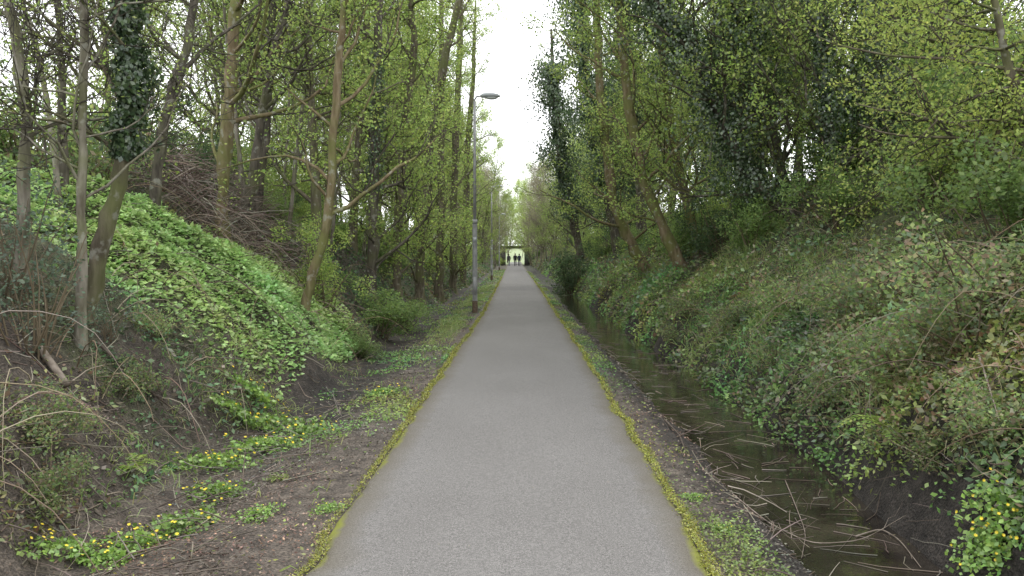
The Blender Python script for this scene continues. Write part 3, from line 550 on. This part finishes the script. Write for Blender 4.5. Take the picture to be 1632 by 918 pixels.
# ferns
def fern(px,py,s,lab,seed):
    rng=np.random.default_rng(seed); Yb=hit(px,py); p=at(px,py,Yb); root=empty('fern',(p[0],Yb,float(H(p[0],Yb))),lab,'fern')
    for k in range(9):
        a=k*.7+rng.random()*.4; mb=MB(); P=bpath(rng,np.zeros(3),np.array([math.cos(a),math.sin(a),1.5]),s*rng.uniform(.7,1.1),14,-1.9,.03); mb.tube(P,np.linspace(.003,.001,15),3,(.12,.13,.04))
        T=unit(np.gradient(P,axis=0)); S=unit(np.cross(T,[0,0,1.]))
        for sg in (-1,1):
            ln_=s*.22*np.sin(np.linspace(.5,3.0,15)); mb.cards(P[1:],unit(S[1:]*sg+T[1:]*.4),T[1:],ln_[1:],s*.055,colors(rng,14,((.2,.3,.06),(.27,.35,.08))))
        mb.build('frond',M['leaf'],root)
fern(1430,700,.45,'small bright fern on the right bank above the water',1); fern(200,755,.28,'small fern low on the left bank',2); fern(440,770,.12,'tiny fern sprig on left verge',3)
# fallen branches
def branch(pts,r,mat,lab,name='fallen_branch',zoff=.03,ends=False,water=False):
    P=[]
    for px,py in pts:
        if water: Yb=(CH+.10)*F_/(py-CY)
        else: Yb=hit(px,py)
        q=at(px,py,Yb); P.append([q[0],Yb,max(float(H(q[0],Yb))+zoff,-.115 if water else -9)])
    P=np.array(P); s=np.linspace(0,len(P)-1,len(P)*5); k=np.arange(len(P)); Pf=np.stack([np.interp(s,k,P[:,a]) for a in range(3)],-1)
    for _ in range(3): Pf[1:-1]=(Pf[:-2]+2*Pf[1:-1]+Pf[2:])/4
    o_=P.mean(0); mb=MB(); mb.tube(Pf,np.linspace(r,r*(.8 if ends else .35),len(Pf)),8 if ends else 6,cap=True)
    if ends: 
        root=empty(name,o_,lab,'log'); mb.build('bark',mat,root,True,o_); e=MB(); d=unit(Pf[0]-Pf[1]); e.tube(np.array([Pf[0]+d*.001,Pf[0]+d*.008]),r*.93,8,cap=True); e.build('cut_end',M['cutend'],root,False,o_); return
    rg_=np.random.default_rng(len(lab))
    for q in range(4):
        i_=rg_.integers(3,len(Pf)-2); b=bpath(rg_,Pf[i_],(Pf[i_]-Pf[i_-1])/np.linalg.norm(Pf[i_]-Pf[i_-1])+rg_.normal(size=3)*.5,.2,4,-.1,.2); b[:,2]=np.maximum(b[:,2],H(b[:,0],b[:,1])+.004); mb.tube(b,np.linspace(r*.4,r*.15,5),4)
    tag(mb.build(name,mat,None,True,o_),lab,'branch')
branch([(58,572),(78,600),(100,628)],.03,M['wood'],'short pale broken log on the left bank','fallen_log',.05,True)
branch([(1255,765),(1270,800),(1290,850),(1283,895)],.004,M['wood'],'thin crooked stick standing in the ditch near the bottom',zoff=.03,water=True)
branch([(1170,800),(1230,835),(1300,868),(1380,862),(1450,850)],.005,M['wood'],'long thin pale branch lying across the ditch water',zoff=.02,water=True)
branch([(1370,855),(1410,842),(1440,860),(1475,905)],.006,M['wood'],'pale bent stick curving at the right side of the ditch',zoff=.02,water=True)
branch([(1060,675),(1085,700),(1095,728)],.009,M['wood_dark'],'short dark branch beside the ditch nearer the path')
branch([(1560,620),(1575,670),(1595,740)],.008,M['wood'],'dry stick hanging down the right bank',zoff=.2)
branch([(1040,500),(1055,488),(1075,470)],.03,M['wood_dark'],'mossy broken branch low on the right bank far away',zoff=.15)
branch([(150,560),(230,640),(300,690)],.014,M['wood_dark'],'long thin dead branch slanting down the left bank',zoff=.06)
branch([(480,560),(380,470),(300,430)],.012,M['wood_dark'],'dead branch trailing through the bright leafy patch',zoff=.18)
# ---------------------------------------------------------------- lamps
def lamp_post(x,y,lab,rz=0):
    z=float(H(x,y)); root=empty('street_lamp',(x,y,z),lab,'street lamp','street lamps along the left of the path',rz)
    a=MB(); a.tube(np.array([[0,0,-.2],[0,0,.5],[0,0,2.45],[0,0,2.52],[0,0,2.58]]),[.072,.070,.068,.068,.05],12); a.tube(np.array([[0,0,2.56],[0,0,5.9]]),[.046,.034],12,cap=True); a.build('pole',M['steel'],root,True)
    a=MB(); a.tube(np.array([[0,0,-.1],[0,0,.32],[0,0,.34]]),[.077,.077,.073],12); a.build('rusty_sleeve',M['rust'],root,True)
    a=MB(); a.box((-.045,-.082,.5),(.045,-.062,1.0)); a.build('access_door',M['steel'],root)
    a=MB(); a.tube(np.array([[0,0,2.50],[0,0,2.62]]),.076,12,cap=True); a.build('collar',M['steel'],root,True)
    a=MB(); a.box((-.05,-.078,2.0),(.05,-.062,2.12)); a.build('number_plate',M['lamp_shell'],root)
    a=MB(); a.tube(np.array([[0,0,5.75],[0,0,5.95],[.06,0,6.04],[.22,0,6.06]]),.026,8,cap=True); a.build('arm',M['steel'],root,True)
    st=[(.16,.03,6.03,6.09),(.2,.07,6.01,6.12),(.32,.11,6.0,6.16),(.5,.125,6.0,6.16),(.64,.10,6.01,6.13),(.71,.04,6.03,6.09)]
    rings=[]
    for (xx,w,zb,zt) in st:
        an=np.arange(12)*2*math.pi/12; zc=(zb+zt)/2; rings.append(np.stack([np.full(12,xx),np.cos(an)*w,zc+np.sin(an)*(zt-zb)/2],-1))
    a=MB(); a.grid_rings(np.array(rings),cap=True); h=a.build('lamp_head',M['lamp_shell'],root,True)
    a=MB(); rings=[]
    for (zz,f) in ((6.02,1),(5.985,.92),(5.965,.6)):
        an=np.arange(12)*2*math.pi/12; rings.append(np.stack([.47+np.cos(an)*.17*f,np.sin(an)*.09*f,np.full(12,zz)],-1))
    a.grid_rings(np.array(rings),cap=True); a.build('lens',M['lens'],h,True)
lamp_post(-1.22,22.6,'nearest grey street lamp standing beside the left path edge',rad(4))
lamp_post(-1.72,52,'second street lamp, halfway along the path behind the nearest')
lamp_post(-2.05,87,'farthest street lamp near the bridge')
# ---------------------------------------------------------------- bridge
B=empty('bridge',(-.45,133,0),'dark flat bridge crossing the far end of the path','bridge')
def bb(name,boxes,mat):
    a=MB()
    for p,q in boxes: a.box(p,q)
    return a.build(name,mat,B,False)
bb('abutment',[((-3.4,-.5,-.3),(-1.7,5,2.75)),((-3.5,-.6,2.5),(-1.66,-.1,2.753))],M['stone'])
bb('abutment',[((1.5,-.5,-.3),(3.3,5,2.75)),((1.46,-.6,2.5),(3.4,-.1,2.753))],M['stone'])
bb('deck',[((-3.5,-.3,2.76),(3.5,5,2.9))],M['stone'])
bb('girder',[((-3.5,-.42,2.76),(3.5,-.31,3.1)),((-3.5,-.55,3.103),(3.5,-.25,3.15)),((-3.5,-.55,2.70),(3.5,-.43,2.757))]+[((k*.6,-.5,2.76),(k*.6+.05,-.422,3.1)) for k in range(-5,6)],M['girder'])
bb('railing',[((-3.5,-.44,3.5),(3.5,-.40,3.54))]+[((k*.9,-.45,3.152),(k*.9+.05,-.39,3.498)) for k in range(-3,4)],M['girder'])
bb('wing_wall',[((-6.5,-1.0,-.2),(-3.45,-.62,2.6))],M['stone']); bb('wing_wall',[((3.35,-1.0,-.2),(6.5,-.62,2.6))],M['stone'])
for k,(x,y) in enumerate([(-4.3,130),(-3.3,127),(2.6,129),(3.2,126),(-5.2,128),(4.6,130)]):
    put_shrub(['mid','bright','dark'][k%3],x,y,1.6,'bush crowding the side of the far bridge','bushes beside the far bridge')
# ---------------------------------------------------------------- people
def person(x,y,h,face,top,leg,lab,phase):
    s=h/1.75
    J={'pel':(0,0,.95),'sp':(0,.0,1.15),'ch':(0,.0,1.34),'nk':(0,0,1.48),'hd0':(0,-.01,1.56),'hd':(0,-.02,1.66),'hd1':(0,-.01,1.72)}
    R_={'pel':(.15,.11),'sp':(.14,.10),'ch':(.17,.115),'nk':(.06,.06),'hd0':(.068,.075),'hd':(.078,.092),'hd1':(.06,.07)}
    E=[('pel','sp'),('sp','ch'),('ch','nk'),('nk','hd0'),('hd0','hd'),('hd','hd1')]
    for sd,k in ((-1,'l'),(1,'r')):
        f=phase*sd
        J['hip'+k]=(.10*sd,0,.90);J['kn'+k]=(.10*sd,-.14*f-.02,.50);J['an'+k]=(.10*sd,-.22*f+.05*(f<0),.09);J['to'+k]=(.11*sd,-.22*f-.14,.035)
        R_['hip'+k]=(.095,.1);R_['kn'+k]=(.06,.065);R_['an'+k]=(.042,.045);R_['to'+k]=(.035,.03)
        J['sh'+k]=(.19*sd,0,1.41);J['el'+k]=(.25*sd,.08*f+.03,1.13);J['wr'+k]=(.25*sd,.14*f-.05,.90);J['ha'+k]=(.25*sd,.15*f-.07,.82)
        R_['sh'+k]=(.065,.065);R_['el'+k]=(.046,.046);R_['wr'+k]=(.03,.03);R_['ha'+k]=(.024,.038)
        E+=[('pel','hip'+k),('hip'+k,'kn'+k),('kn'+k,'an'+k),('an'+k,'to'+k),('ch','sh'+k),('sh'+k,'el'+k),('el'+k,'wr'+k),('wr'+k,'ha'+k)]
    names=list(J); me=bpy.data.meshes.new('body'); me.from_pydata([J[n] for n in names],[(names.index(a),names.index(b)) for a,b in E],[]); me.update()
    o=bpy.data.objects.new('body_skeleton',me); COL.objects.link(o); md=o.modifiers.new('s','SKIN'); md.use_smooth_shade=True
    for n_,v in zip(names,me.skin_vertices[0].data): v.radius=R_[n_]; v.use_root=(n_=='pel')
    sb=o.modifiers.new('u','SUBSURF'); sb.levels=2
    dg=bpy.context.evaluated_depsgraph_get(); m2=bpy.data.meshes.new_from_object(o.evaluated_get(dg)); bpy.data.objects.remove(o)
    bm=bmesh.new(); bm.from_mesh(m2)
    def cone(p,q,r0,r1):
        P=np.array([p,(np.array(p)+q)/2,q],float); t=MB(); t.tube(P,[r0,(r0+r1)/2,r1],6,cap=True); vs=[bm.verts.new(v) for v in np.vstack(t.V)]
        for f in np.vstack(t.Q):
            try: bm.faces.new([vs[i] for i in f])
            except ValueError: pass
    cone((0,-.10,1.665),(0,-.125,1.64),.012,.016)
    for sd,k in ((-1,'l'),(1,'r')):
        hx=np.array(J['ha'+k]); cone((.078*sd,-.01,1.68),(.09*sd,-.0,1.63),.014,.012)
        for w,fl in ((-.03,.07),(-.01,.08),(.01,.075),(.03,.06)): cone(hx+[0,w,-.02],hx+[-.012*sd,w-.01,-.03-fl],.009,.007)
        cone(hx+[0,-.035,.02],hx+[-.02*sd,-.07,-.03],.011,.008)
    for f in bm.faces:
        c=f.calc_center_median(); f.smooth=True
        if c.z>1.50: mi=0
        elif abs(c.x)>.19 and c.z<.91: mi=0
        elif c.z>.86: mi=1
        elif c.z>.09: mi=2
        else: mi=3
        f.material_index=mi
    bm.to_mesh(m2); bm.free(); m2.name='body'
    for m_ in (M['skin'],M[top],M[leg],M['black']): m2.materials.append(m_)
    root=empty('person',(x,y,.03),lab,'person',None,face); root.scale=(s,s,s)
    b=bpy.data.objects.new('body',m2); COL.objects.link(b); b.parent=root
    a=MB(); rings=[]
    for zz,rx,ry,yo in ((1.56,.07,.05,.045),(1.62,.088,.08,.03),(1.69,.092,.1,.01),(1.74,.08,.09,0),(1.775,.04,.05,0)):
        an=np.arange(12)*2*math.pi/12; rings.append(np.stack([np.cos(an)*rx,yo+np.sin(an)*ry,np.full(12,zz)],-1))
    a.grid_rings(np.array(rings),cap=True); a.build('hair',M['hair'],root,True)
    a=MB(); rings=[]
    for zz,rx,ry in ((.80,.19,.14),(.95,.185,.135),(1.15,.175,.125),(1.36,.195,.13),(1.46,.12,.09)):
        an=np.arange(14)*2*math.pi/14; rings.append(np.stack([np.cos(an)*rx,np.sin(an)*ry,np.full(14,zz)],-1))
    a.grid_rings(np.array(rings)); a.build('jacket',M[top],root,True)
person(-1.4,118.5,1.76,math.pi,'charcoal','jeans','leftmost of three people far down the path, walking apart in dark clothes',.9)
person(-.45,118,1.84,math.pi,'black','black','middle person of the three at the far end of the path, in black',-.8)
person(.14,118.3,1.8,math.pi,'navy','charcoal','rightmost of the three distant people, beside the middle one, dark jacket',.7)
# ---------------------------------------------------------------- camera, world, sun
cam=bpy.data.cameras.new('camera'); cam.sensor_width=36; cam.lens=36*F_/1632; cam.clip_end=2000; co=bpy.data.objects.new('camera',cam); COL.objects.link(co)
co.location=(0,0,CH); co.rotation_euler=(math.pi/2-math.atan((459-CY)/F_),0,math.atan((CX-816)/F_)); scene.camera=co
w=bpy.data.worlds.new('World'); scene.world=w; w.use_nodes=True; nt=w.node_tree; nt.nodes.clear()
sky=N(nt,'ShaderNodeTexSky',sky_type='NISHITA'); sky.sun_disc=False; sky.sun_elevation=rad(50); sky.sun_rotation=rad(20); sky.dust_density=4
mx=mixc(nt,.9,sky.outputs[0],(18,18.2,18.7))
bg=N(nt,'ShaderNodeBackground'); bg.inputs[1].default_value=.15; nt.links.new(mx,bg.inputs[0]); ou=N(nt,'ShaderNodeOutputWorld'); nt.links.new(bg.outputs[0],ou.inputs[0])
sun=bpy.data.lights.new('sun','SUN'); sun.energy=1.5; sun.angle=rad(25); sun.color=(1,.97,.92); so=bpy.data.objects.new('sun',sun); COL.objects.link(so); so.rotation_euler=(rad(40),0,rad(180-20))
scene.view_settings.view_transform='Standard'; scene.view_settings.look='None'; scene.view_settings.exposure=0
